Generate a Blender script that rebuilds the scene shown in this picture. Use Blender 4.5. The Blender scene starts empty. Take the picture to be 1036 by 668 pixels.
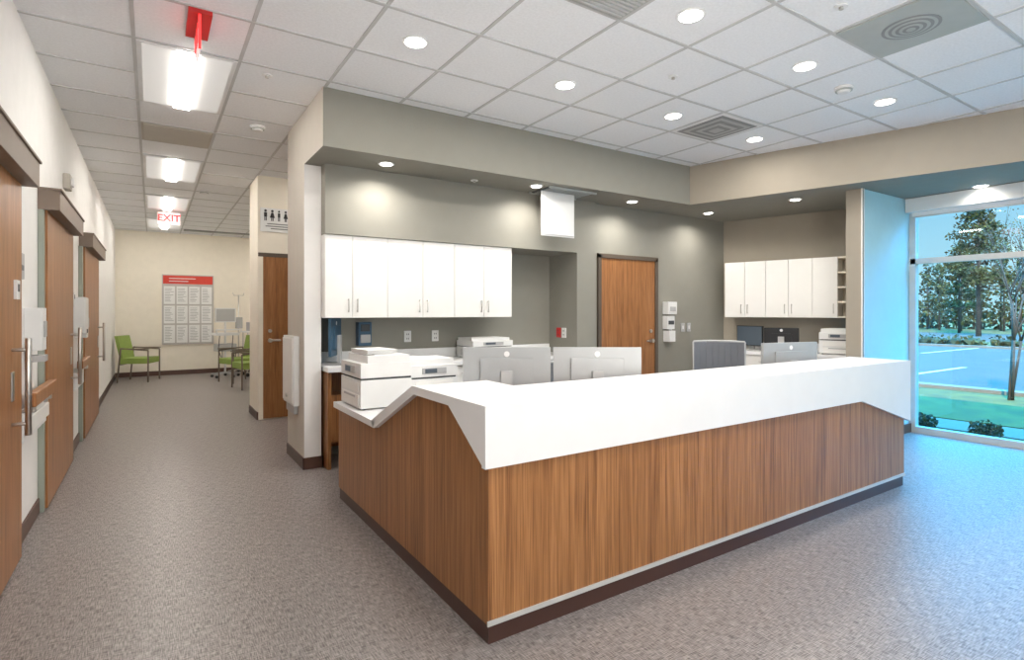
import bpy, bmesh, math, random
from mathutils import Vector, Matrix
random.seed(7)
scene=bpy.context.scene
col=scene.collection
try:
    scene.view_settings.view_transform='Standard'
    scene.view_settings.look='None'
except Exception as e: print(e)

# ---------------------------------------------------------------- materials
def newmat(name):
    m=bpy.data.materials.new(name); m.use_nodes=True
    nt=m.node_tree; b=nt.nodes['Principled BSDF']
    return m,nt,b
def mat(name,c,rough=.5,metal=0.,var=.04,scale=8.,bump=0.,bscale=200.,spec=None):
    m,nt,b=newmat(name)
    b.inputs['Roughness'].default_value=rough; b.inputs['Metallic'].default_value=metal
    if spec is not None: b.inputs['Specular IOR Level'].default_value=spec
    tc=nt.nodes.new('ShaderNodeTexCoord')
    n=nt.nodes.new('ShaderNodeTexNoise'); n.inputs['Scale'].default_value=scale; n.inputs['Detail'].default_value=3
    nt.links.new(tc.outputs['Object'],n.inputs['Vector'])
    r=nt.nodes.new('ShaderNodeValToRGB')
    r.color_ramp.elements[0].position=.3; r.color_ramp.elements[1].position=.7
    r.color_ramp.elements[0].color=tuple(max(0,x*(1-var)) for x in c)+(1,)
    r.color_ramp.elements[1].color=tuple(min(1,x*(1+var)) for x in c)+(1,)
    nt.links.new(n.outputs['Fac'],r.inputs['Fac']); nt.links.new(r.outputs['Color'],b.inputs['Base Color'])
    if bump>0:
        n2=nt.nodes.new('ShaderNodeTexNoise'); n2.inputs['Scale'].default_value=bscale; n2.inputs['Detail'].default_value=2
        nt.links.new(tc.outputs['Object'],n2.inputs['Vector'])
        bp=nt.nodes.new('ShaderNodeBump'); bp.inputs['Strength'].default_value=bump; bp.inputs['Distance'].default_value=.002
        nt.links.new(n2.outputs['Fac'],bp.inputs['Height']); nt.links.new(bp.outputs['Normal'],b.inputs['Normal'])
    return m
def emis(name,c,s,base=None):
    m,nt,b=newmat(name)
    b.inputs['Base Color'].default_value=(*(base or c),1)
    b.inputs['Emission Color'].default_value=(*c,1); b.inputs['Emission Strength'].default_value=s
    return m
def woodmat(name,dark,mid,light,sx=14.,sz=.7,rough=.38):
    m,nt,b=newmat(name)
    b.inputs['Roughness'].default_value=rough
    tc=nt.nodes.new('ShaderNodeTexCoord')
    mp=nt.nodes.new('ShaderNodeMapping'); mp.inputs['Scale'].default_value=(sx,sx,sz)
    nt.links.new(tc.outputs['Object'],mp.inputs['Vector'])
    n=nt.nodes.new('ShaderNodeTexNoise'); n.inputs['Scale'].default_value=1.6; n.inputs['Detail'].default_value=6; n.inputs['Roughness'].default_value=.65; n.inputs['Distortion'].default_value=.6
    nt.links.new(mp.outputs['Vector'],n.inputs['Vector'])
    mp2=nt.nodes.new('ShaderNodeMapping'); mp2.inputs['Scale'].default_value=(sx*6,sx*6,sz*3)
    nt.links.new(tc.outputs['Object'],mp2.inputs['Vector'])
    n2=nt.nodes.new('ShaderNodeTexNoise'); n2.inputs['Scale'].default_value=2.2; n2.inputs['Detail'].default_value=3
    nt.links.new(mp2.outputs['Vector'],n2.inputs['Vector'])
    mx=nt.nodes.new('ShaderNodeMath'); mx.operation='MULTIPLY_ADD'; mx.inputs[1].default_value=.48
    nt.links.new(n2.outputs['Fac'],mx.inputs[0])
    m2=nt.nodes.new('ShaderNodeMath'); m2.operation='MULTIPLY'; m2.inputs[1].default_value=.54
    nt.links.new(n.outputs['Fac'],m2.inputs[0]); nt.links.new(m2.outputs[0],mx.inputs[2])
    r=nt.nodes.new('ShaderNodeValToRGB'); e=r.color_ramp.elements
    e[0].position=.36; e[0].color=(*dark,1); e[1].position=.66; e[1].color=(*light,1)
    k=e.new(.5); k.color=(*mid,1)
    nt.links.new(mx.outputs[0],r.inputs['Fac']); nt.links.new(r.outputs['Color'],b.inputs['Base Color'])
    return m
M={}
M['wood']=woodmat('wood_desk_laminate',(.105,.038,.012),(.285,.122,.040),(.46,.22,.085),sx=24,sz=.5)
M['wooddoor']=woodmat('wood_door_veneer',(.17,.066,.022),(.30,.126,.042),(.42,.190,.074))
M['white']=mat('white_solid_surface',(.79,.79,.79),.3,var=.015)
M['plast']=mat('white_plastic',(.74,.74,.73),.4,var=.02)
M['plast2']=mat('light_gray_plastic',(.42,.42,.42),.45,var=.02)
M['silver']=mat('silver_monitor_plastic',(.38,.39,.395),.35,.2,var=.03)
M['cab']=mat('white_cabinet_laminate',(.80,.79,.76),.4,var=.01)
M['black']=mat('black_plastic',(.015,.016,.018),.4)
M['dark']=mat('dark_gray_plastic',(.05,.055,.06),.5)
M['navy']=mat('navy_plastic',(.04,.10,.17),.4)
M['steel']=mat('brushed_steel',(.55,.53,.5),.3,1.)
M['alu']=mat('anodized_aluminium',(.60,.60,.58),.4,.3)
M['base']=mat('dark_brown_vinyl_base',(.06,.025,.018),.4)
M['baseL']=mat('brown_vinyl_base',(.085,.038,.024),.4)
M['hdr']=mat('taupe_brown_laminate',(.20,.15,.115),.5)
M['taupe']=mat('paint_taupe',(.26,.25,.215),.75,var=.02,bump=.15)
M['taupe2']=mat('paint_taupe_warm_and_lit',(.36,.32,.26),.75,var=.02,bump=.15)  # tan of the right walls; also paints light into the angled bulkhead face
M['cream']=mat('paint_cream',(.85,.79,.68),.75,var=.02,bump=.15)
M['wl']=mat('paint_off_white',(.78,.77,.75),.7,var=.02,bump=.15)
M['greige']=mat('paint_light_greige',(.54,.50,.44),.75,var=.02,bump=.15)
M['pier']=mat('paint_pier_daylight_tint',(.42,.66,.73),.7,var=.02,bump=.15)  # cyan tint of the window daylight put into the pier colour
M['sage']=mat('steel_frame_sage_paint',(.30,.33,.28),.5)
M['frame']=mat('steel_frame_brown_paint',(.10,.075,.055),.5)
M['red']=mat('red_plastic',(.5,.02,.02),.4)
M['redpaper']=mat('red_print',(.62,.05,.03),.6)
M['paper']=mat('paper_white',(.78,.78,.77),.8,var=.01)
M['pgray']=mat('poster_gray_backing',(.48,.46,.44),.7)
M['ink']=mat('printed_ink_gray',(.22,.22,.22),.8)
M['green']=mat('green_upholstery',(.24,.33,.07),.7,bump=.3)
M['chairwood']=mat('chair_frame_gray_brown',(.16,.12,.09),.5)
M['mesh']=mat('gray_mesh_fabric',(.16,.17,.19),.8,bump=.4)
M['bluefab']=mat('blue_gray_fabric',(.06,.14,.23),.8,bump=.4)
M['grille']=mat('grille_gray_paint',(.42,.44,.42),.5)
M['grilled']=mat('grille_dark_interior',(.07,.07,.07),.7)
M['grillem']=mat('grille_mid_gray',(.26,.26,.26),.6)
M['bar']=mat('ceiling_tbar_white',(.55,.55,.55),.5)
M['fix']=mat('fixture_white_enamel',(.8,.8,.8),.4)
M['lens']=emis('troffer_lens',(1,.96,.9),.38,(.45,.45,.45))
M['lensb']=emis('troffer_lamp_basket',(1,.95,.88),38.)
M['dl']=emis('downlight_lens',(1,.97,.92),14.)
M['exitred']=emis('exit_letters_red',(1,.03,.03),2.0)
M['exitface']=emis('exit_face_white',(.9,.75,.75),.5)
M['screen']=emis('screen_glow',(.3,.4,.5),.12,(.04,.05,.06))
M['bark']=mat('tree_bark',(.09,.05,.035),.9,var=.3,scale=6)
M['asphalt']=mat('asphalt',(.095,.047,.031),.9,var=.08,scale=1.)
M['conc']=mat('concrete_curb',(.22,.13,.09),.9,var=.05)
M['stripe']=mat('parking_paint',(.5,.33,.25),.8)
M['mulch']=mat('mulch',(.08,.04,.02),.95,var=.4,scale=20)
M['grass']=mat('lawn_grass',(.13,.068,.002),.9,var=.35,scale=2.5,bump=.5,bscale=40)
M['leaf']=mat('foliage_green',(.085,.055,.004),.85,var=.6,scale=.8)
M['leaf2']=mat('foliage_dark_green',(.04,.027,.003),.85,var=.6,scale=1.)
M['shrub']=mat('shrub_foliage',(.055,.04,.006),.85,var=.5,scale=12)

# woven vinyl floor
m,nt,b=newmat('woven_vinyl_floor'); b.inputs['Roughness'].default_value=.36
b.inputs['Specular IOR Level'].default_value=.6
tc=nt.nodes.new('ShaderNodeTexCoord')
def nz(sc,detail=2,s=1.):
    mp=nt.nodes.new('ShaderNodeMapping'); mp.inputs['Scale'].default_value=sc
    nt.links.new(tc.outputs['Object'],mp.inputs['Vector'])
    n=nt.nodes.new('ShaderNodeTexNoise'); n.inputs['Scale'].default_value=s; n.inputs['Detail'].default_value=detail
    nt.links.new(mp.outputs['Vector'],n.inputs['Vector']); return n
na=nz((260,22,1),1); nb=nz((22,280,1),1)
ad=nt.nodes.new('ShaderNodeMath'); ad.operation='ADD'
nt.links.new(na.outputs['Fac'],ad.inputs[0]); nt.links.new(nb.outputs['Fac'],ad.inputs[1])
hf=nt.nodes.new('ShaderNodeMath'); hf.operation='MULTIPLY'; hf.inputs[1].default_value=.5
nt.links.new(ad.outputs[0],hf.inputs[0])
r=nt.nodes.new('ShaderNodeValToRGB'); e=r.color_ramp.elements
e[0].position=.38; e[0].color=(.08,.068,.064,1); e[1].position=.62; e[1].color=(.375,.335,.32,1)
nt.links.new(hf.outputs[0],r.inputs['Fac'])
nt.links.new(r.outputs['Color'],b.inputs['Base Color'])
bp=nt.nodes.new('ShaderNodeBump'); bp.inputs['Strength'].default_value=.2; bp.inputs['Distance'].default_value=.002
nt.links.new(hf.outputs[0],bp.inputs['Height']); nt.links.new(bp.outputs['Normal'],b.inputs['Normal'])
M['floor']=m
M['tile']=mat('acoustic_ceiling_tile',(.87,.88,.90),.9,var=.04,scale=60,bump=.4,bscale=120)
m=bpy.data.materials.new('window_glass_tinted'); m.use_nodes=True; nt=m.node_tree; nt.nodes.clear()
o=nt.nodes.new('ShaderNodeOutputMaterial'); t=nt.nodes.new('ShaderNodeBsdfTransparent'); t.inputs[0].default_value=(.82,.98,1,1)
g=nt.nodes.new('ShaderNodeBsdfGlossy'); g.inputs['Roughness'].default_value=.02
mx=nt.nodes.new('ShaderNodeMixShader'); mx.inputs[0].default_value=.03
nt.links.new(t.outputs[0],mx.inputs[1]); nt.links.new(g.outputs[0],mx.inputs[2]); nt.links.new(mx.outputs[0],o.inputs[0])
M['glass']=m

# ---------------------------------------------------------------- mesh builder
class O:
    def __init__(s,name):
        s.name=name; s.bm=bmesh.new(); s.mats=[]
    def mi(s,k):
        if k not in s.mats: s.mats.append(k)
        return s.mats.index(k)
    def box(s,x0,x1,y0,y1,z0,z1,k):
        i=s.mi(k)
        v=[s.bm.verts.new(p) for p in [(x0,y0,z0),(x1,y0,z0),(x1,y1,z0),(x0,y1,z0),(x0,y0,z1),(x1,y0,z1),(x1,y1,z1),(x0,y1,z1)]]
        for f in [(0,3,2,1),(4,5,6,7),(0,1,5,4),(1,2,6,5),(2,3,7,6),(3,0,4,7)]:
            fc=s.bm.faces.new([v[j] for j in f]); fc.material_index=i
        return s
    def prism(s,pts,axis,a,b,k,side=None):
        i=s.mi(k)
        def P(p,c):
            if axis=='z': return (p[0],p[1],c)
            if axis=='x': return (c,p[0],p[1])
            return (p[0],c,p[1])
        A=[s.bm.verts.new(P(p,a)) for p in pts]; B=[s.bm.verts.new(P(p,b)) for p in pts]
        n=len(pts); fs=[s.bm.faces.new(A[::-1]),s.bm.faces.new(B)]
        for f in fs: f.material_index=i
        for j in range(n):
            f=s.bm.faces.new([A[j],A[(j+1)%n],B[(j+1)%n],B[j]]); f.material_index=s.mi(side[j]) if side and side[j] else i
            fs.append(f)
        bmesh.ops.recalc_face_normals(s.bm,faces=fs)
        return s
    def cyl(s,p0,p1,r,k,seg=16,r2=None):
        i=s.mi(k); p0=Vector(p0);p1=Vector(p1); d=(p1-p0)
        z=d.normalized(); a=Vector((1,0,0)) if abs(z.x)<.9 else Vector((0,1,0))
        x=z.cross(a).normalized(); y=z.cross(x); r2=r if r2 is None else r2
        A=[];B=[]
        for j in range(seg):
            t=2*math.pi*j/seg; c=x*math.cos(t)+y*math.sin(t)
            A.append(s.bm.verts.new(p0+c*r)); B.append(s.bm.verts.new(p1+c*r2))
        fs=[s.bm.faces.new(A[::-1]),s.bm.faces.new(B)]
        for j in range(seg):
            f=s.bm.faces.new([A[j],A[(j+1)%seg],B[(j+1)%seg],B[j]]); f.smooth=True; fs.append(f)
        for f in fs: f.material_index=i
        return s
    def tube(s,pts,r,k,seg=8):
        for a,b in zip(pts[:-1],pts[1:]): s.cyl(a,b,r,k,seg)
        for p in pts[1:-1]: s.blob(p,(r,r,r),k,1,0)
        return s
    def blob(s,c,sc,k,sub=2,jit=.25):
        i=s.mi(k)
        r=bmesh.ops.create_icosphere(s.bm,subdivisions=sub,radius=1)
        fs=set()
        for v in r['verts']:
            f=1+random.uniform(-jit,jit)
            v.co=Vector((c[0]+v.co.x*sc[0]*f,c[1]+v.co.y*sc[1]*f,c[2]+v.co.z*sc[2]*f))
            for q in v.link_faces: fs.add(q)
        for q in fs: q.material_index=i; q.smooth=(jit==0)
        return s
    def leaves(s,c,sc,n,size,ks):
        for _ in range(n):
            while True:
                p=Vector((random.uniform(-1,1),random.uniform(-1,1),random.uniform(-1,1)))
                if p.length<1: break
            q=Vector((c[0]+p.x*sc[0],c[1]+p.y*sc[1],c[2]+p.z*sc[2]))
            a=Vector((random.uniform(-1,1),random.uniform(-1,1),random.uniform(-1,1))).normalized()
            b=a.cross(Vector((random.uniform(-1,1),random.uniform(-1,1),random.uniform(-1,1)))).normalized()
            z=size*random.uniform(.6,1.4)
            f=s.bm.faces.new([s.bm.verts.new(q+a*z),s.bm.verts.new(q+b*z*.6),s.bm.verts.new(q-a*z*.7),s.bm.verts.new(q-b*z*.5)])
            f.material_index=s.mi(random.choice(ks))
        return s
    def done(s,loc=(0,0,0),rz=0,bevel=0,seg=2):
        me=bpy.data.meshes.new(s.name); s.bm.to_mesh(me); s.bm.free()
        for k in s.mats: me.materials.append(M[k])
        ob=bpy.data.objects.new(s.name,me); col.objects.link(ob)
        ob.location=loc; ob.rotation_euler=(0,0,rz)
        if bevel>0:
            b=ob.modifiers.new('bevel','BEVEL'); b.width=bevel; b.segments=seg; b.limit_method='ANGLE'; b.angle_limit=math.radians(40)
        return ob
def text(name,body,size,k,mtx,parent,ext=.002):
    cu=bpy.data.curves.new(name,'FONT'); cu.body=body; cu.size=size; cu.align_x='CENTER'; cu.align_y='CENTER'; cu.extrude=ext
    cu.offset=size*.03
    cu.materials.append(M[k])
    ob=bpy.data.objects.new(name,cu); col.objects.link(ob); ob.parent=parent
    ob.matrix_world=mtx; return ob

ZC=3.085; ZS=2.63
# ---------------------------------------------------------------- shell
O('floor').box(-.8,7.35,-3.15,14.25,-.1,0,'floor').done()
O('ceiling').box(-.8,7.35,-3.15,14.25,ZC,3.25,'tile').done()
g=O('trim_ceiling_grid')
x=-.10-.605
while x<7.2:
    if x>-.65: g.box(x-.011,x+.011,-3,14.1,ZC-.005,ZC,'bar')
    x+=.605
y=3.60-.605*10
while y<14.1:
    g.box(-.65,7.2,y-.011,y+.011,ZC-.006,ZC,'bar'); y+=.605
g.done()
O('wall_left').box(-.8,-.65,-3,14.1,0,ZC,'wl').done()
O('wall_end').box(-.8,3.35,14.1,14.25,0,ZC,'cream').done()
O('wall_rear').box(-.8,7.35,-3.15,-3,0,ZC,'wl').done()
O('wall_alcove_right').box(3.2,3.35,5.63,14.1,0,ZC,'cream').done()
O('wall_restroom').box(1.11,3.2,7.58,8.25,0,ZC,'cream').done()
O('wall_nurse_back').box(1.094,7.5,5.35,5.63,0,ZC,'taupe').done()
O('wall_wing').prism([(1.094,4.96),(1.237,4.96),(1.237,5.35),(1.094,5.35)],'z',0,ZS,'wl',['wl','taupe','taupe','greige']).done()
O('wall_wing_rear').box(1.0935,1.1,5.3,5.64,0,ZC,'greige').done()
O('wall_bulkhead').prism([(1.094,4.332),(5.334,4.332),(7.2,-2.01),(7.34,-2.01),(7.34,5.35),(1.094,5.35)],'z',ZS,ZC-.0005,'taupe',['taupe','taupe2',None,None,None,'greige']).done()  # angled face warmer than the front: light on it put into its colour
O('wall_furrdown').box(1.237,4.02,4.83,5.35,2.03,ZS,'taupe').done()
O('wall_column').box(4.02,4.30,4.83,5.35,0,ZS,'taupe').done()
O('wall_nurse_door').box(4.30,6.80,4.90,5.35,0,ZS,'taupe').done()
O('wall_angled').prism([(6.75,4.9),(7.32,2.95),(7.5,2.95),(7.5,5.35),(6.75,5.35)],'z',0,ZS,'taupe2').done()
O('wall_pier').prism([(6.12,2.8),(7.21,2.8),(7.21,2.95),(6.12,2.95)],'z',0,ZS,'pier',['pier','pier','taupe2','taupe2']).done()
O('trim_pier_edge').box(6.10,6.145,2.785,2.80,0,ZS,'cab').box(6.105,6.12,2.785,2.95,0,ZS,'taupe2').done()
O('wall_right').box(7.2,7.35,-3,-1.6,0,ZC,'wl').box(7.2,7.35,-1.6,2.95,2.62,ZC,'wl').done()
def bbx(name,*bs):
    o=O(name)
    for b in bs: o.box(*b)
    return o.done(bevel=.002)
bbx('baseboard_left',(-.65,-.638,-3,2.5,0,.1,'baseL'),(-.65,-.638,4.05,4.86,0,.1,'baseL'),(-.65,-.638,6.5,7.36,0,.1,'baseL'),(-.65,-.638,9.3,14.1,0,.1,'baseL'))
bbx('baseboard_end',(-.65,3.2,14.088,14.1,0,.1,'baseL'))
bbx('baseboard_restroom',(1.098,1.11,7.57,8.25,0,.1,'baseL'),(1.098,1.17,7.568,7.58,0,.1,'baseL'),(2.2,3.2,7.568,7.58,0,.1,'baseL'))
bbx('baseboard_wing',(1.082,1.094,4.948,5.64,0,.1,'baseL'),(1.082,1.25,4.948,4.96,0,.1,'baseL'),(1.237,1.25,4.948,5.0,0,.1,'baseL'),(1.094,3.2,5.63,5.642,0,.1,'baseL'))
bbx('baseboard_nurse',(4.3,4.38,4.888,4.9,0,.1,'baseL'),(5.42,6.7,4.888,4.9,0,.1,'baseL'),(4.008,4.02,4.82,5.35,0,.1,'baseL'),(4.008,4.3,4.818,4.83,0,.1,'baseL'))
bbx('baseboard_right',(6.12,7.2,2.773,2.785,0,.1,'baseL'),(7.188,7.2,-3,-1.6,0,.1,'baseL'))

# ---------------------------------------------------------------- window
w=O('window_1')
X0,X1=7.2,7.28
def fr(y0,y1,z0,z1): w.box(X0,X1,y0,y1,z0,z1,'alu')
fr(-1.6,2.785,0,.07); fr(-1.6,2.785,2.54,2.62); fr(-1.6,2.785,1.90,1.96)
for yy in (2.735,1.25,-.25,-1.6): fr(yy,yy+.06,.07,2.54)
w.box(7.235,7.243,-1.55,2.75,.07,2.54,'glass')
w.done()
O('window_roller_shade').box(7.08,7.2,-1.6,2.79,2.47,2.625,'cab').box(7.13,7.14,-1.55,2.74,2.42,2.47,'paper').box(7.125,7.145,-1.55,2.74,2.41,2.425,'alu').done(bevel=.004)

# ---------------------------------------------------------------- reception desk
d=O('reception_desk')
d.prism([(1.11,1.90),(4.97,1.92),(4.97,2.37),(1.55,2.37),(1.55,2.64),(1.11,2.64)],'z',.935,.977,'white')
d.prism([(1.11,1.90),(4.97,1.92),(4.97,1.951),(1.11,1.929)],'z',.725,.935,'white')
d.prism([(4.20,.725),(4.97,.725),(4.97,.505)],'y',1.92,1.949,'white')
d.prism([(1.929,.935),(2.23,.935),(1.929,.735)],'x',1.11,1.139,'white')
d.prism([(2.64,.977),(3.27,.70),(3.22,.66),(2.62,.935),(2.64,.935)],'x',1.11,1.55,'white')
d.prism([(1.11,3.22),(1.55,3.22),(1.95,3.55),(1.95,4.10),(1.11,4.10)],'z',.66,.70,'white')
d.prism([(1.97,.08),(4.07,.08),(4.07,.66),(3.22,.66),(2.62,.934),(1.97,.934)],'x',1.14,1.18,'wood')
d.prism([(1.14,1.93),(4.93,1.95),(4.93,1.99),(1.14,1.97)],'z',.08,.934,'wood')
d.box(4.89,4.93,1.99,2.72,.08,.70,'wood').box(4.93,4.97,1.951,2.37,.505,.935,'white').box(4.89,4.929,1.99,2.33,.7,.934,'wood')
d.box(1.18,1.93,4.03,4.07,.08,.66,'wood')
d.prism([(1.145,1.935),(4.925,1.955),(4.925,2.0),(1.145,1.98)],'z',0,.08,'base')
d.box(1.145,1.19,1.98,4.06,0,.08,'base').box(4.88,4.925,2.0,2.7,0,.08,'base').box(1.19,1.93,4.02,4.06,0,.08,'base')
d.prism([(1.135,1.923),(4.935,1.943),(4.935,1.9495),(1.135,1.9295)],'z',.078,.098,'alu')
d.box(1.18,4.89,1.99,2.72,.665,.70,'white').box(1.18,1.85,2.72,3.22,.665,.6999,'white')
d.box(1.85,1.89,2.66,2.70,0,.665,'steel').box(3.3,3.34,2.2,2.7,0,.665,'wood')
d.box(1.51,1.55,2.37,2.62,.70,.934,'wood').box(1.55,4.89,2.33,2.369,.70,.934,'wood')
d.done()

# ---------------------------------------------------------------- upper cabinets
def uppers(name,edges,z0,z1,dep,loc,rz,shelf=None):
    c=O(name); L=edges[-1]
    c.box(0,L,0,dep,z0,z1,'cab')
    for a,b in zip(edges[:-1],edges[1:]):
        c.box(a+.002,b-.002,-.02,-.001,z0+.002,z1-.002,'cab')
    for j,(a,b) in enumerate(zip(edges[:-1],edges[1:])):
        hx=b-.04 if j%2==0 else a+.04
        c.cyl((hx,-.045,z0+.05),(hx,-.045,z0+.17),.005,'steel',8)
        c.cyl((hx,-.045,z0+.06),(hx,-.015,z0+.06),.004,'steel',6).cyl((hx,-.045,z0+.16),(hx,-.015,z0+.16),.004,'steel',6)
    if shelf:
        a,b=L,L+shelf
        c.box(a,b,dep-.02,dep,z0,z1,'cream')
        for k in range(5):
            zz=z0+(z1-z0-.02)*k/4; c.box(a,b,-.01,dep-.02,zz,zz+.02,'cream')
        c.box(b-.02,b,-.01,dep,z0,z1,'cream')
    return c.done(loc,rz,bevel=.002)
uppers('upper_cabinets',[0,.24,.56,.91,1.245,1.58,1.915],1.305,2.0295,.34,(1.24,4.87,0),0)
ang=math.atan2(-.959,.282)
uppers('upper_cabinets',[0,.26,.52,.79,1.06,1.33],1.29,2.02,.32,(6.43+.282*.14,4.807-.959*.14,0),ang,.15)

# ---------------------------------------------------------------- back counters
c=O('base_cabinets')
c.box(1.25,4.0,4.78,5.34,.84,.88,'white').box(1.25,4.0,5.32,5.34,.88,.98,'white')
c.box(1.9,4.0,4.83,5.33,.1,.84,'cab').box(1.9,4.0,4.88,5.3,0,.1,'base')
c.box(1.26,1.29,4.83,5.33,0,.84,'wood').box(1.29,1.9,5.25,5.28,.1,.84,'wood').box(1.29,1.6,4.95,5.25,.2,.62,'wooddoor')
for k in range(5):
    xx=1.9+.42*k
    c.box(xx+.003,xx+.417,4.81,4.829,.11,.83,'cab'); c.cyl((xx+.21,4.79,.76),(xx+.33,4.79,.76),.005,'steel',8)
c.done(bevel=.002)
c=O('base_cabinets')
c.box(.02,1.85,-.60,-.005,.82,.86,'white').box(.02,1.85,-.57,-.01,.1,.82,'cab').box(.02,1.85,-.52,-.01,0,.1,'base').box(.02,1.85,-.025,-.005,.86,.96,'white')
for k in range(4):
    xx=.02+.457*k; c.box(xx+.003,xx+.454,-.59,-.571,.11,.81,'cab')
    c.cyl((xx+.17,-.61,.74),(xx+.29,-.61,.74),.005,'steel',8)
ob=c.done((6.75,4.9,0),ang,bevel=.002)

# ---------------------------------------------------------------- doors
def barn(name,y0,y1,hy):
    o=O(name)
    o.box(-.64,-.60,y0,y1,.015,2.06,'wooddoor')
    o.box(-.649,-.53,y0-.04,y1+.04,2.05,2.19,'hdr').box(-.649,-.52,y0-.05,y1+.05,2.185,2.20,'hdr')
    o.cyl((-.535,hy,.72),(-.535,hy,1.22),.014,'steel',12)
    o.cyl((-.535,hy,.78),(-.60,hy,.78),.009,'steel',10).cyl((-.535,hy,1.16),(-.60,hy,1.16),.009,'steel',10)
    o.box(-.60,-.592,hy-.03,hy+.03,.9,1.05,'steel')
    return o.done(bevel=.003)
barn('door_1',2.5,4.0,3.74)
barn('door_2',4.9,6.35,6.15)
barn('door_3',7.4,9.2,9.0)
o=O('trim_door_frame')
for y0,y1 in ((4.86,4.9),(6.36,6.52),(7.30,7.38),(9.22,9.32)):
    o.box(-.649,-.615,y0,y1,0,2.05,'sage')
o.done(bevel=.003)
o=O('door_4')
o.box(1.115,1.17,7.555,7.579,0,2.09,'cream').box(1.17,2.10,7.56,7.578,.012,2.06,'wooddoor').box(1.115,2.15,7.553,7.579,2.06,2.11,'frame').box(2.10,2.15,7.553,7.579,0,2.06,'frame')
o.cyl((1.25,7.56,1.0),(1.25,7.50,1.0),.025,'steel').cyl((1.25,7.505,1.0),(1.37,7.505,1.0),.011,'steel').cyl((1.25,7.56,1.12),(1.25,7.535,1.12),.022,'steel')
o.done(bevel=.002)
o=O('door_5')
o.box(4.38,4.43,4.87,4.899,0,2.04,'frame').box(5.34,5.39,4.87,4.899,0,2.04,'frame').box(4.38,5.39,4.87,4.899,2.0,2.05,'frame').box(4.43,5.34,4.885,4.899,.012,2.0,'wooddoor')
o.cyl((5.26,4.885,1.0),(5.26,4.83,1.0),.025,'steel').cyl((5.26,4.835,1.0),(5.15,4.835,1.0),.010,'steel').cyl((5.26,4.885,1.12),(5.26,4.865,1.12),.022,'steel')
o.done(bevel=.002)

# ---------------------------------------------------------------- ceiling fixtures
def troffer(x0,y0):
    o=O('ceiling_troffer_light'); x1=x0+.605; y1=y0+1.21
    o.box(x0+.012,x1-.012,y0+.012,y1-.012,ZC-.012,ZC-.001,'fix')
    o.box(x0+.04,x0+.235,y0+.03,y1-.03,ZC-.016,ZC-.012,'lens').box(x1-.235,x1-.04,y0+.03,y1-.03,ZC-.016,ZC-.012,'lens')
    o.box(x0+.245,x1-.245,y0+.05,y1-.05,ZC-.035,ZC-.012,'lensb')
    o.done(bevel=.002)
for ya in (4.205,7.23,9.65,12.07): troffer(-.10,ya)
troffer(1.715,9.65); troffer(2.32,12.07); troffer(1.715,6.02)  # extra troffers added to brighten the alcove, restroom door wall and far area
def area(name,x,y,z,size,p,colr=(1,.95,.88)):
    l=bpy.data.lights.new(name,'AREA'); l.energy=p; l.shape='DISK'; l.size=size
    l.color=colr
    ob=bpy.data.objects.new(name,l); col.objects.link(ob); ob.location=(x,y,z); return ob
def down(x,y,z,p,r=.066,spread=None):
    o=O('recessed_downlight')
    o.cyl((x,y,z),(x,y,z-.006),r+.02,'fix',28); o.cyl((x,y,z-.004),(x,y,z-.009),r,'dl',28)
    ob=o.done()
    a=area('downlight_lamp',x,y,z-.02,.13,p); a.parent=ob
    if spread: a.data.spread=math.radians(spread)
for x,y in [(1.41,3.30),(2.63,3.30),(3.84,3.30),(5.04,3.30),(2.63,2.13),(3.84,2.13),(5.04,2.13),(1.41,.88),(2.63,.88),(3.84,.6),(5.04,.6),(1.41,-1.2),(3.84,-1.2)]:
    down(x,y,ZC,13 if x<5 else 9)
for x,y in [(1.68,4.56),(3.24,4.53),(4.62,4.57),(5.97,4.56),(6.08,3.48),(6.99,2.09)]:
    down(x,y,ZS,8 if x<6.5 else 2,.05,150)
def sprk(x,y,z):
    O('sprinkler_head').cyl((0,0,0),(0,0,-.008),.035,'fix',20).cyl((0,0,-.008),(0,0,-.022),.012,'steel').done((x,y,z))
sprk(2.6,4.66,ZS-.001)
def smoke(x,y,z=ZC):
    o=O('smoke_detector'); o.cyl((x,y,z),(x,y,z-.02),.065,'fix',24).cyl((x,y,z-.02),(x,y,z-.045),.055,'fix',24,.035).cyl((x,y,z-.022),(x,y,z-.03),.058,'grille',24); o.done()
for p in [(4.46,2.17),(.82,5.6),(.62,9.0)]: smoke(*p)
for x,y in [(3.26,1.6),(.7,4.35),(3.2,2.75)]: sprk(x,y,ZC-.001)
o=O('ceiling_speaker_panel'); x0,y0=3.535,1.18
o.box(x0+.012,x0+.593,y0+.012,y0+.593,ZC-.012,ZC-.001,'grille'); cx,cy=x0+.3,y0+.3
for k in range(8):
    rr=.15-.018*k
    o.cyl((cx,cy,ZC-.012),(cx,cy,ZC-.014-.002*k),rr,'grille' if k%2 else 'grillem',32)
o.done()
def sqdiff(x0,y0):
    o=O('ceiling_air_diffuser')
    o.box(x0+.012,x0+.593,y0+.012,y0+.593,ZC-.006,ZC-.001,'fix')
    for k in range(6):
        a=.05+.04*k; z=ZC-.006-.003*k
        o.box(x0+a,x0+.605-a,y0+a,y0+.605-a,z-.003,z,'plast2' if k%2 else 'grillem')
    o.done()
sqdiff(4.14,3.0)
o=O('ceiling_return_grille'); x0,y0=1.715,1.79
o.box(x0+.012,x0+.593,y0+.012,y0+.593,ZC-.006,ZC-.001,'grille')
for k in range(18): o.box(x0+.03,x0+.575,y0+.03+.031*k,y0+.045+.031*k,ZC-.014,ZC-.006,'bar')
o.done()
o=O('ceiling_return_grille'); x0,y0=-.10,6.02
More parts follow.
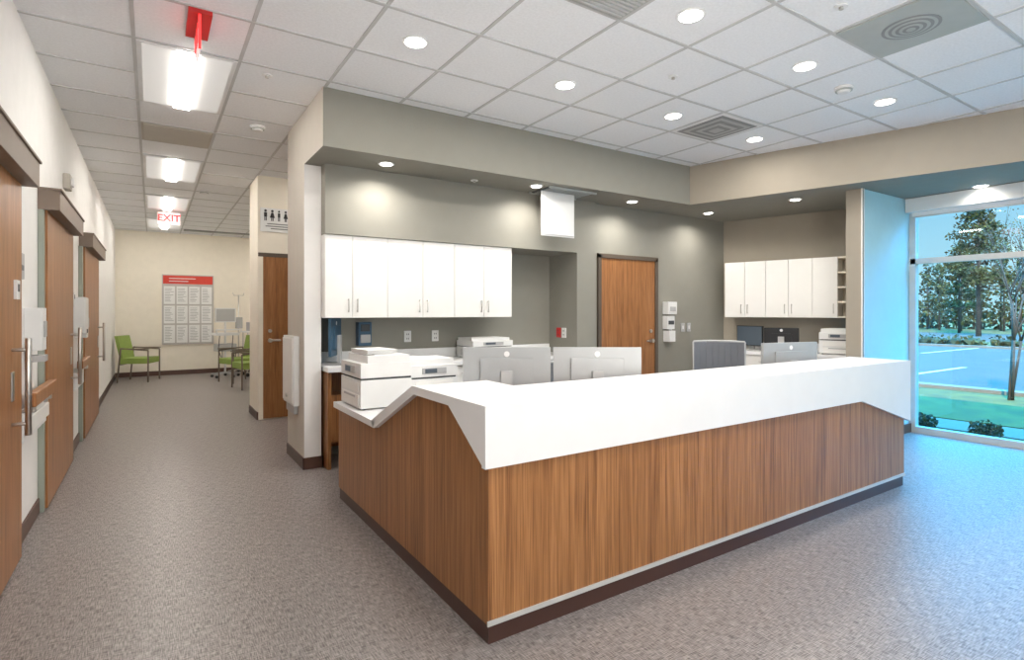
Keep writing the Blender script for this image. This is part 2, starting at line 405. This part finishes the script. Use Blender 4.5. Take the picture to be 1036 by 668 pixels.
o.box(x0+.012,x0+.593,y0+.012,y0+.593,ZC-.006,ZC-.001,'greige')
for k in range(18): o.box(x0+.03,x0+.575,y0+.03+.031*k,y0+.048+.031*k,ZC-.014,ZC-.006,'greige')
o.done()
o=O('ceiling_linear_diffuser'); o.box(.55,2.3,13.3,13.5,ZC-.012,ZC-.001,'grilled')
for k in range(3): o.box(.55,2.3,13.33+.06*k,13.35+.06*k,ZC-.02,ZC-.012,'grille')
o.done()
o=O('soffit_air_register_hatch')
o.box(3.36,3.95,4.46,4.78,ZS-.012,ZS-.001,'grilled')
for k in range(9): o.box(3.38,3.93,4.48+.033*k,4.49+.033*k,ZS-.018,ZS-.012,'grille')
o.box(3.34,3.97,4.44,4.46,ZS-.02,ZS-.001,'grille').box(3.34,3.97,4.78,4.80,ZS-.02,ZS-.001,'grille')
o.box(3.36,3.79,4.60,4.615,2.15,ZS-.018,'plast').box(3.37,3.78,4.595,4.60,2.16,2.17,'plast2')
o.done(bevel=.002)

# ---------------------------------------------------------------- signs
RX=lambda x,y,z,rz: Matrix.Translation((x,y,z))@Matrix.Rotation(rz,4,'Z')@Matrix.Rotation(math.pi/2,4,'X')
o=O('exit_sign'); o.box(.08,.39,11.05,11.09,2.86,3.05,'exitface').box(.07,.40,11.06,11.1,2.85,3.06,'fix').cyl((.235,11.08,3.06),(.235,11.08,ZC),.05,'fix')
s=o.done(); text('exit_letters','EXIT',.16,'exitred',RX(.235,11.046,2.955,0),s)
o=O('exit_sign'); o.box(.17,.29,3.60,3.95,ZC-.03,ZC-.001,'red').box(.222,.23,3.62,3.93,2.86,ZC-.03,'exitface').box(.218,.234,3.615,3.935,ZC-.05,ZC-.03,'red').box(.219,.233,3.612,3.62,2.86,ZC-.03,'exitred')
s=o.done(); text('exit_letters','EXIT',.13,'exitred',RX(.219,3.775,2.96,-math.pi/2),s); text('exit_letters_rear','EXIT',.13,'exitred',RX(.233,3.775,2.96,math.pi/2),s)
o=O('restroom_sign'); yS=7.565
o.box(1.14,1.62,yS,7.579,2.38,2.68,'paper')
def person(cx,s,skirt):
    o.cyl((cx,yS,2.645),(cx,yS-.003,2.645),.016*s,'black',14)
    if skirt: o.prism([(cx-.03*s,2.56),(cx+.03*s,2.56),(cx+.012*s,2.625),(cx-.012*s,2.625)],'y',yS-.003,yS,'black')
    else: o.box(cx-.018*s,cx+.018*s,yS-.003,yS,2.57,2.625,'black')
    o.box(cx-.014*s,cx-.003*s,yS-.003,yS,2.52,2.57,'black').box(cx+.003*s,cx+.014*s,yS-.003,yS,2.52,2.57,'black')
person(1.20,1,False); person(1.28,1,True); person(1.36,.8,False); person(1.44,.9,True)
o.cyl((1.53,yS,2.56),(1.53,yS-.003,2.56),.028,'black',16).cyl((1.525,yS,2.64),(1.525,yS-.003,2.64),.014,'black',12).box(1.52,1.535,yS-.003,yS,2.57,2.625,'black')
for k,wd in enumerate((.30,.34,.22)): o.box(1.37-wd/2,1.37+wd/2,yS-.003,yS,2.475-.03*k,2.488-.03*k,'ink')
o.done()
o=O('notice_board_poster'); yP=14.06
o.box(.17,1.15,yP,14.099,.66,2.18,'pgray').box(.19,1.13,yP-.004,yP,1.98,2.16,'redpaper')
for k,wd in enumerate((.5,.36)): o.box(.3,.3+wd,yP-.007,yP-.004,2.09-.06*k,2.105-.06*k,'paper')
for i in range(4):
    for j in range(3):
        a=.205+.235*i; zz=.70+.42*j
        o.box(a,a+.205,yP-.006,yP,zz,zz+.385,'paper')
        for k in range(9):
            o.box(a+.02,a+.02+random.uniform(.09,.165),yP-.008,yP-.006,zz+.33-.034*k,zz+.338-.034*k,'ink')
o.done()

# ---------------------------------------------------------------- wall-mounted things
for px in (2.16,2.47):
    o=O('wall_outlet'); o.box(px,px+.075,5.338,5.349,1.05,1.165,'plast')
    for z in (1.085,1.13): o.box(px+.025,px+.032,5.336,5.338,z-.008,z+.008,'dark').box(px+.043,px+.05,5.336,5.338,z-.008,z+.008,'dark')
    o.done(bevel=.002)
for yy,k in ((5.12,'red'),(5.02,'plast')):
    o=O('wall_outlet'); o.box(4.008,4.019,yy,yy+.075,1.06,1.175,k)
    for z in (1.095,1.14): o.box(4.006,4.008,yy+.025,yy+.032,z-.008,z+.008,'dark').box(4.006,4.008,yy+.043,yy+.05,z-.008,z+.008,'dark')
    o.done(bevel=.002)
o=O('soap_dispenser'); o.box(1.66,1.79,5.25,5.349,1.03,1.26,'navy').box(1.675,1.775,5.235,5.25,1.06,1.14,'plast2').box(1.68,1.77,5.24,5.26,1.17,1.24,'dark').done(bevel=.012)
o=O('glove_and_sanitizer_dispenser')
o.box(5.50,5.66,4.80,4.899,1.33,1.49,'plast').box(5.53,5.63,4.79,4.80,1.37,1.43,'plast2')
o.box(5.50,5.64,4.82,4.899,1.14,1.31,'plast').box(5.52,5.62,4.81,4.82,1.20,1.25,'dark').box(5.51,5.62,4.79,4.899,.98,1.12,'plast').cyl((5.57,4.83,1.14),(5.57,4.83,1.12),.02,'plast2')
o.done(bevel=.008)
for xx in (5.84,5.96):
    o=O('light_switch'); o.box(xx,xx+.075,4.888,4.899,1.1,1.215,'plast2').box(xx+.025,xx+.05,4.884,4.888,1.135,1.18,'plast'); o.done(bevel=.002)
o=O('wall_charting_station'); o.box(1.045,1.093,5.14,5.60,.52,1.14,'plast').box(1.035,1.045,5.16,5.58,.54,1.12,'wl').cyl((1.035,5.37,.60),(1.02,5.37,.60),.02,'steel').box(1.06,1.093,5.2,5.54,.44,.52,'plast2')
o.done(bevel=.008)
o=O('handrail')
o.box(-.649,-.60,4.07,4.84,.62,.78,'plast').box(-.60,-.585,4.07,4.84,.66,.75,'cab')
for yy in (4.15,4.75): o.box(-.60,-.56,yy-.02,yy+.02,.78,.83,'steel').box(-.649,-.58,yy-.02,yy+.02,.76,.80,'steel')
o.box(-.59,-.545,4.05,4.86,.82,.90,'wooddoor'); o.done(bevel=.012)
o=O('handrail')
o.box(-.649,-.60,6.55,7.28,.62,.78,'plast').box(-.59,-.545,6.54,7.29,.82,.90,'wooddoor')
for yy in (6.65,7.2): o.box(-.649,-.56,yy-.02,yy+.02,.77,.83,'steel')
o.done(bevel=.01)
o=O('hand_sanitizer_dispenser'); o.box(-.649,-.56,4.38,4.52,1.12,1.38,'plast').box(-.56,-.553,4.41,4.49,1.2,1.3,'plast2').box(-.64,-.55,4.40,4.50,1.05,1.09,'plast2'); o.done(bevel=.01)
o=O('hand_sanitizer_dispenser'); o.box(-.649,-.55,6.95,7.10,1.10,1.40,'plast').box(-.55,-.54,6.98,7.07,1.2,1.3,'plast2'); o.done(bevel=.01)
o=O('paper_towel_dispenser'); o.box(-.649,-.53,6.62,6.88,1.15,1.5,'plast').box(-.62,-.528,6.68,6.82,1.15,1.2,'dark'); o.done(bevel=.012)
o=O('thermostat'); o.box(-.599,-.585,3.78,3.86,1.42,1.52,'plast').box(-.585,-.583,3.8,3.84,1.46,1.5,'dark'); o.done(bevel=.003)
o=O('door_card_reader'); o.box(-.649,-.61,6.54,6.60,1.42,1.54,'plast').box(-.61,-.608,6.55,6.59,1.48,1.52,'dark'); o.done(bevel=.003)
o=O('alarm_strobe'); o.box(-.649,-.60,6.12,6.27,2.43,2.56,'greige').box(-.60,-.58,6.16,6.23,2.46,2.53,'plast'); o.done(bevel=.004)
o=O('alarm_strobe'); o.box(-.649,-.60,3.38,3.47,2.42,2.60,'plast').box(-.60,-.595,3.40,3.45,2.45,2.57,'dark'); o.done(bevel=.004)
o=O('room_number_sign'); o.box(-.649,-.64,4.2,4.35,1.55,1.7,'plast2').box(-.64,-.637,4.23,4.32,1.6,1.63,'ink'); o.done()

# ---------------------------------------------------------------- equipment
def printer(name,w,dp,h,loc,rz):
    o=O(name)
    o.box(0,w,0,dp,.01,h*.55,'plast').box(.01,w-.01,.01,dp,h*.55,h*.59,'dark').box(0,w,.0,dp,h*.59,h*.86,'plast').box(.01,w-.01,.05,dp-.01,h*.86,h,'plast')
    o.box(.04,w-.04,-.006,.0,h*.06,h*.28,'cab').box(.10,w-.10,-.01,-.005,h*.22,h*.26,'plast2').box(.04,w-.04,-.005,0,h*.33,h*.5,'cab')
    o.box(w*.25,w*.75,-.008,.0,h*.66,h*.80,'plast2').box(w*.3,w*.55,-.010,-.007,h*.68,h*.78,'screen')
    for k in range(5): o.box(-.003,0,dp*.25,dp*.75,h*(.15+.06*k),h*(.175+.06*k),'plast2')
    for a in (.03,w-.03):
        for b in (.03,dp-.03): o.cyl((a,b,0),(a,b,.012),.012,'black',8)
    o.box(w*.15,w*.85,.12,dp-.08,h,h+.004,'paper')
    return o.done(loc,rz,bevel=.008)
printer('laser_printer',.45,.36,.36,(1.155,4.06,.70),-math.pi/2)
printer('laser_printer',.38,.36,.31,(1.54,3.70,.70),0)
printer('laser_printer',.48,.36,.21,(2.72,4.90,.88),0)
ax=Vector((.282,-.959)); 
p=Vector((6.75,4.9))+ax*1.30+Vector((-.959,-.282))*.50
printer('laser_printer',.40,.38,.30,(p.x,p.y,.86),ang)
def monitor(name,x,y,z,rz,k='silver',w=.56,h=.33,up=.10):
    o=O(name)
    o.box(-w/2,w/2,-.012,.012,up,up+h,k).box(-w/2+.01,w/2-.01,.012,.014,up+.01,up+h-.01,'screen')
    o.box(-w*.30,w*.30,-.028,-.012,up+.06,up+h-.07,k)
    o.box(-.035,.035,-.055,-.028,.01,up+h*.55,'plast2').box(-.12,.12,-.12,.09,0,.014,'plast2')
    o.cyl((0,-.0125,up+h*.87),(0,-.015,up+h*.87),.018,'fix',20)
    return o.done((x,y,z),rz,bevel=.005)
a=math.atan2(-.31,.47)
monitor('computer_monitor',1.90,2.98,.70,a)
monitor('computer_monitor',2.38,2.66,.70,a)
monitor('computer_monitor',4.32,2.52,.70,math.radians(-10),w=.60,h=.31)
p=Vector((6.75,4.9))+ax*.45+Vector((-.959,-.282))*.3
monitor('computer_monitor',p.x,p.y,.86,ang-math.radians(30)+math.pi,k='black',w=.45,h=.26,up=.06)
p=Vector((6.75,4.9))+ax*.85+Vector((-.959,-.282))*.36
monitor('computer_monitor',p.x,p.y,.86,ang+math.radians(8),k='black',w=.40,h=.24,up=.06)
monitor('computer_monitor',1.40,5.12,.88,math.radians(62),k='navy',w=.40,h=.34,up=.08)
o=O('keyboard'); o.box(0,.44,0,.14,0,.02,'black')
for i in range(12):
    for j in range(4): o.box(.012+.035*i,.04+.035*i,.01+.032*j,.036+.032*j,.02,.026,'dark')
o.done((2.7,2.44,.70),0)
o=O('paper_stack')
for k in range(5): o.box(-.11+random.uniform(-.006,.006),.11+random.uniform(-.006,.006),-.14+random.uniform(-.006,.006),.14,.006*k,.006*k+.005,'paper')
o.done((1.32,3.83,1.066),.1)
o=O('paper_stack')
for k in range(8): o.box(-.11+random.uniform(-.008,.008),.11+random.uniform(-.008,.008),-.14+random.uniform(-.008,.008),.14,.006*k,.006*k+.005,'paper')
o.done((2.1,5.05,.88),.2)
o=O('desk_telephone'); o.box(0,.2,0,.2,0,.03,'dark').box(.01,.06,.0,.2,.03,.07,'black').box(.08,.18,.11,.19,.03,.05,'screen').box(.08,.18,.02,.1,.03,.036,'black'); o.done((3.5,2.45,.70),0,bevel=.005)

def office_chair(x,y,rz,zt=1.0,fab='mesh'):
    o=O('office_chair')
    for k in range(5):
        t=2*math.pi*k/5; c,s=math.cos(t),math.sin(t)
        o.cyl((0,0,.12),(.30*c,.30*s,.075),.022,'black',8,.014)
        o.cyl((.30*c-.02*s,.30*s+.02*c,.03),(.30*c+.02*s,.30*s-.02*c,.03),.03,'black',12)
        o.cyl((.30*c,.30*s,.03),(.30*c,.30*s,.09),.01,'black',6)
    o.cyl((0,0,.1),(0,0,.42),.028,'steel').box(-.12,.12,-.12,.12,.40,.44,'black')
    o.box(-.24,.24,-.24,.24,.44,.51,fab)
    o.box(-.03,.03,.22,.27,.40,.75,'black')
    n=8
    for j in range(n):
        t0=-1+2*j/n; t1=-1+2*(j+1)/n
        o.prism([(t0*.24,.27-.06*t0*t0),(t1*.24,.27-.06*t1*t1),(t1*.24,.295-.06*t1*t1),(t0*.24,.295-.06*t0*t0)],'z',.58,zt,fab)
    for sx in (-1,1):
        o.tube([(sx*.24,-.0,.46),(sx*.29,0,.5),(sx*.29,0,.66)],.014,'black'); o.box(sx*.29-.035,sx*.29+.035,-.13,.13,.66,.685,'black')
        o.tube([(sx*.24,.22,.57),(sx*.245,.225,zt+.005)],.012,'plast2')
    o.tube([(-.245,.225,zt+.005),(-.12,.27,zt+.01),(0,.285,zt+.01),(.12,.27,zt+.01),(.245,.225,zt+.005)],.012,'plast2')
    return o.done((x,y,0),rz,bevel=.004)
office_chair(4.66,3.42,math.radians(-50),1.05)
office_chair(2.75,3.4,math.radians(20),.93)
office_chair(1.66,4.50,math.radians(160),.86,'bluefab')

def guest_chair(x,y,rz):
    o=O('guest_armchair')
    for sx in (-1,1):
        o.tube([(sx*.28,-.25,0),(sx*.28,-.25,.62),(sx*.28,.22,.66),(sx*.28,.28,0)],.015,'chairwood')
        o.box(sx*.28-.022,sx*.28+.022,-.27,.2,.64,.66,'chairwood')
    o.box(-.27,.27,-.25,.24,.36,.47,'green')
    o.prism([(.19,.47),(.25,.47),(.34,.90),(.28,.90)],'x',-.26,.26,'green')
    o.box(-.28,.28,.20,.24,.34,.36,'chairwood')
    return o.done((x,y,0),rz,bevel=.012)
guest_chair(-.21,13.2,math.radians(70))
guest_chair(1.42,12.0,math.radians(-70))
guest_chair(1.50,10.9,math.radians(-80))
o=O('medical_cart')
for k in range(5):
    t=2*math.pi*k/5; c,s=math.cos(t),math.sin(t)
    o.cyl((0,0,.10),(.26*c,.26*s,.07),.02,'plast2',8); o.cyl((.26*c,.26*s-.012,.03),(.26*c,.26*s+.012,.03),.03,'black',10)
o.cyl((0,0,.1),(0,0,1.15),.02,'plast').box(-.22,.22,-.2,.2,.88,.93,'plast').box(-.18,.18,-.15,.15,.55,.70,'plast2').box(-.2,.2,-.03,.01,1.15,1.45,'plast').box(-.18,.18,-.034,-.03,1.17,1.43,'plast2')
for sx in (-.14,.12): o.tube([(sx,-.12,.93),(sx-.05,-.2,.6),(sx+.02,-.22,.35),(sx+.05,-.1,.7)],.008,'dark',6)
o.tube([(-.22,-.2,.93),(-.25,-.25,1.0),(.25,-.25,1.0),(.22,-.2,.93)],.012,'plast'); o.done((1.28,13.0,0),.2,bevel=.004)
o=O('medical_cart')
for sx in (-.2,.2):
    for sy in (-.2,.2): o.cyl((sx,sy,.08),(sx,sy,.95),.012,'steel',8).cyl((sx,sy-.012,.04),(sx,sy+.012,.04),.04,'black',10)
for z in (.2,.55,.93): o.box(-.24,.24,-.22,.22,z,z+.03,'plast')
o.box(-.15,.1,-.15,.15,.96,1.15,'plast2').cyl((.15,0,.96),(.15,0,1.5),.012,'steel',8).box(.05,.25,-.02,.02,1.25,1.45,'plast2')
o.done((1.86,13.0,0),.1,bevel=.004)
o=O('iv_pole')
for k in range(5):
    t=2*math.pi*k/5; c,s=math.cos(t),math.sin(t)
    o.cyl((0,0,.08),(.22*c,.22*s,.05),.012,'steel',8); o.cyl((.22*c,.22*s-.01,.025),(.22*c,.22*s+.01,.025),.025,'black',10)
o.cyl((0,0,.06),(0,0,1.75),.012,'steel').tube([(-.12,0,1.8),(-.1,0,1.74),(.1,0,1.74),(.12,0,1.8)],.006,'steel').box(-.06,.06,-.08,.02,1.0,1.25,'plast2')
o.done((1.62,13.75,0),.2)

# ---------------------------------------------------------------- outdoors
O('ground_mulch_bed').box(7.36,7.95,-30,40,-.2,-.04,'mulch').done()
O('ground_lawn').box(8.65,11.9,-30,40,-.2,-.02,'grass').box(27.5,33,-60,90,-.2,-.02,'grass').box(46,130,-120,160,-.2,-.02,'grass').done()
O('ground_walkway').box(7.95,8.65,-30,40,-.2,-.03,'conc').box(11.9,12.2,-30,60,-.2,.04,'conc').box(27.2,27.5,-60,90,-.2,.05,'conc').done()
g=O('ground_parking_lot'); g.box(12.2,27.2,-60,90,-.2,-.03,'asphalt').box(33,46,-60,90,-.2,-.03,'asphalt')
for k in range(-6,16): g.box(12.4,17.2,k*2.7,k*2.7+.12,-.03,-.025,'stripe').box(22,27,k*2.7,k*2.7+.12,-.03,-.025,'stripe')
g.done()
for x,y in [(7.68,2.85),(7.68,2.25),(7.68,1.6),(7.7,1.0),(7.68,.3)]:
    o=O('shrub')
    o.blob((x,y,.02),(.08,.08,.08),'leaf2',2,.2)
    o.leaves((x,y,.05),(.14,.16,.12),320,.026,['shrub','leaf','leaf2'])
    o.done()
o=O('hedge_row')
for k in range(60):
    y=-8+k*.62+random.uniform(-.2,.2)
    o.blob((29,y,.1),(.35,.35,.2),'leaf2',1,.22); o.leaves((29,y,.15),(.6,.55,.28),40,.10,['leaf','leaf2'])
o.done()
def pine(x,y,h,n=46,sp=1.):
    o=O('pine_tree'); o.cyl((x,y,-.1),(x,y,h*.97),.016*h,'bark',8,.004*h)
    for k in range(n):
        t=random.random(); z=h*(.30+.68*t); rr=(1-t)*.24*h*sp+.25; a=random.uniform(0,6.28); q=random.uniform(.4,1)*rr
        px,py=x+q*math.cos(a),y+q*math.sin(a)
        o.cyl((x,y,z-.15),(px,py,z),.035,'bark',4,.012)
        s=.05*h*random.uniform(.7,1.3)
        o.leaves((px,py,z+.05),(s*1.4,s*1.4,s*.7),90,.10,['leaf','leaf2','leaf'])
    return o.done()
pine(40.5,12.2,8.8,n=60,sp=.75); pine(43,18.2,6.6,n=50)
pine(46,14.9,5.8,n=40)
o=O('tree_line')
for k in range(110):
    y=-10+k*.6+random.uniform(-.4,.4); x=53+random.uniform(-3,6); h=random.uniform(4.2,6.6)
    o.cyl((x,y,-.1),(x,y,h*.9),.08,'bark',5,.03)
    for j in range(7):
        t=j/6; s=h*(.17-.09*t)*random.uniform(.8,1.3)
        o.leaves((x+random.uniform(-.5,.5)*(1-t),y+random.uniform(-.6,.6)*(1-t),h*(.2+.8*t)),(s,s,s*.9),46,.15,['leaf','leaf','leaf2'])
for k in range(70):
    y=-10+k*.8; o.leaves((58,y,.9),(.8,.9,1.5),60,.28,['leaf2','leaf2','leaf'])
o.done()
o=O('young_tree')
def br(p,dv,l,r,dep):
    q=p+dv*l; o.cyl(p,q,r,'bark',6 if dep>2 else 4,r*.7)
    if dep<2: o.leaves(q,(.1,.1,.1),3,.02,['leaf'])
    if dep==0:
        return
    for k in range(3 if dep>1 else 2):
        nd=(dv+Vector((random.uniform(-.5,.5),random.uniform(-.5,.5),random.uniform(-.05,.5)))).normalized()
        br(q,nd,l*random.uniform(.62,.82),r*.6,dep-1)
base=Vector((11.3,2.95,-.02))
for k in range(3):
    dv=Vector((random.uniform(-.22,.22),random.uniform(-.22,.22),1)).normalized()
    br(base+Vector((random.uniform(-.06,.06),random.uniform(-.06,.06),0)),dv,.95,.022,4)
o.done()

# ---------------------------------------------------------------- world, lights, camera
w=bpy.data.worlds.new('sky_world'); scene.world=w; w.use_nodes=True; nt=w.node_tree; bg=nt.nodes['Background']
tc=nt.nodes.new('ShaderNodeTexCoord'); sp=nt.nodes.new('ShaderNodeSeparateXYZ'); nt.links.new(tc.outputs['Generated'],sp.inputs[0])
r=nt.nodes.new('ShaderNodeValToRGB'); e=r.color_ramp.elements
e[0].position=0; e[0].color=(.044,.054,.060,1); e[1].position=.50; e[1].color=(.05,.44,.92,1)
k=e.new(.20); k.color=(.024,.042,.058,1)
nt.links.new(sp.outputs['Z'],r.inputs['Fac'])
mp=nt.nodes.new('ShaderNodeMapping'); mp.inputs['Scale'].default_value=(3,3,12); nt.links.new(tc.outputs['Generated'],mp.inputs['Vector'])
n=nt.nodes.new('ShaderNodeTexNoise'); n.inputs['Scale'].default_value=1.6; n.inputs['Detail'].default_value=6; nt.links.new(mp.outputs[0],n.inputs['Vector'])
cr=nt.nodes.new('ShaderNodeValToRGB'); cr.color_ramp.elements[0].position=.42; cr.color_ramp.elements[1].position=.66
nt.links.new(n.outputs['Fac'],cr.inputs['Fac'])
mk=nt.nodes.new('ShaderNodeMapRange'); mk.inputs['From Min'].default_value=.35; mk.inputs['From Max'].default_value=.15
nt.links.new(sp.outputs['Z'],mk.inputs['Value'])
ml=nt.nodes.new('ShaderNodeMath'); ml.operation='MULTIPLY'; nt.links.new(cr.outputs['Color'],ml.inputs[0]); nt.links.new(mk.outputs[0],ml.inputs[1])
mx=nt.nodes.new('ShaderNodeMixRGB'); mx.inputs[2].default_value=(.062,.064,.066,1)
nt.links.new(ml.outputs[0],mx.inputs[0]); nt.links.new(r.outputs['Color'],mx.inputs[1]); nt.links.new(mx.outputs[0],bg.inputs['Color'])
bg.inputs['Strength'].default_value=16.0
s=bpy.data.lights.new('sun','SUN'); s.energy=10; s.angle=.01; s.color=(1,.70,.38)
so=bpy.data.objects.new('sun',s); col.objects.link(so); so.rotation_euler=Vector((.75,.35,-.75)).to_track_quat('-Z','Y').to_euler()
f=area('added_fill_light',.9,-1.7,1.5,1.2,130,(1,.96,.90)); f.rotation_euler=Vector((.36,.66,.9)).to_track_quat('-Z','Y').to_euler()  # added fill lamp behind the camera, aimed up to brighten ceiling and room
cd=bpy.data.cameras.new('camera'); cam=bpy.data.objects.new('camera',cd); col.objects.link(cam)
cam.location=(0,0,1.35); cam.rotation_euler=(math.pi/2,0,-.577)
cd.sensor_width=36; cd.lens=558.86/1036*36; cd.shift_y=-17.4/1036; cd.clip_start=.05; cd.clip_end=400
scene.camera=cam
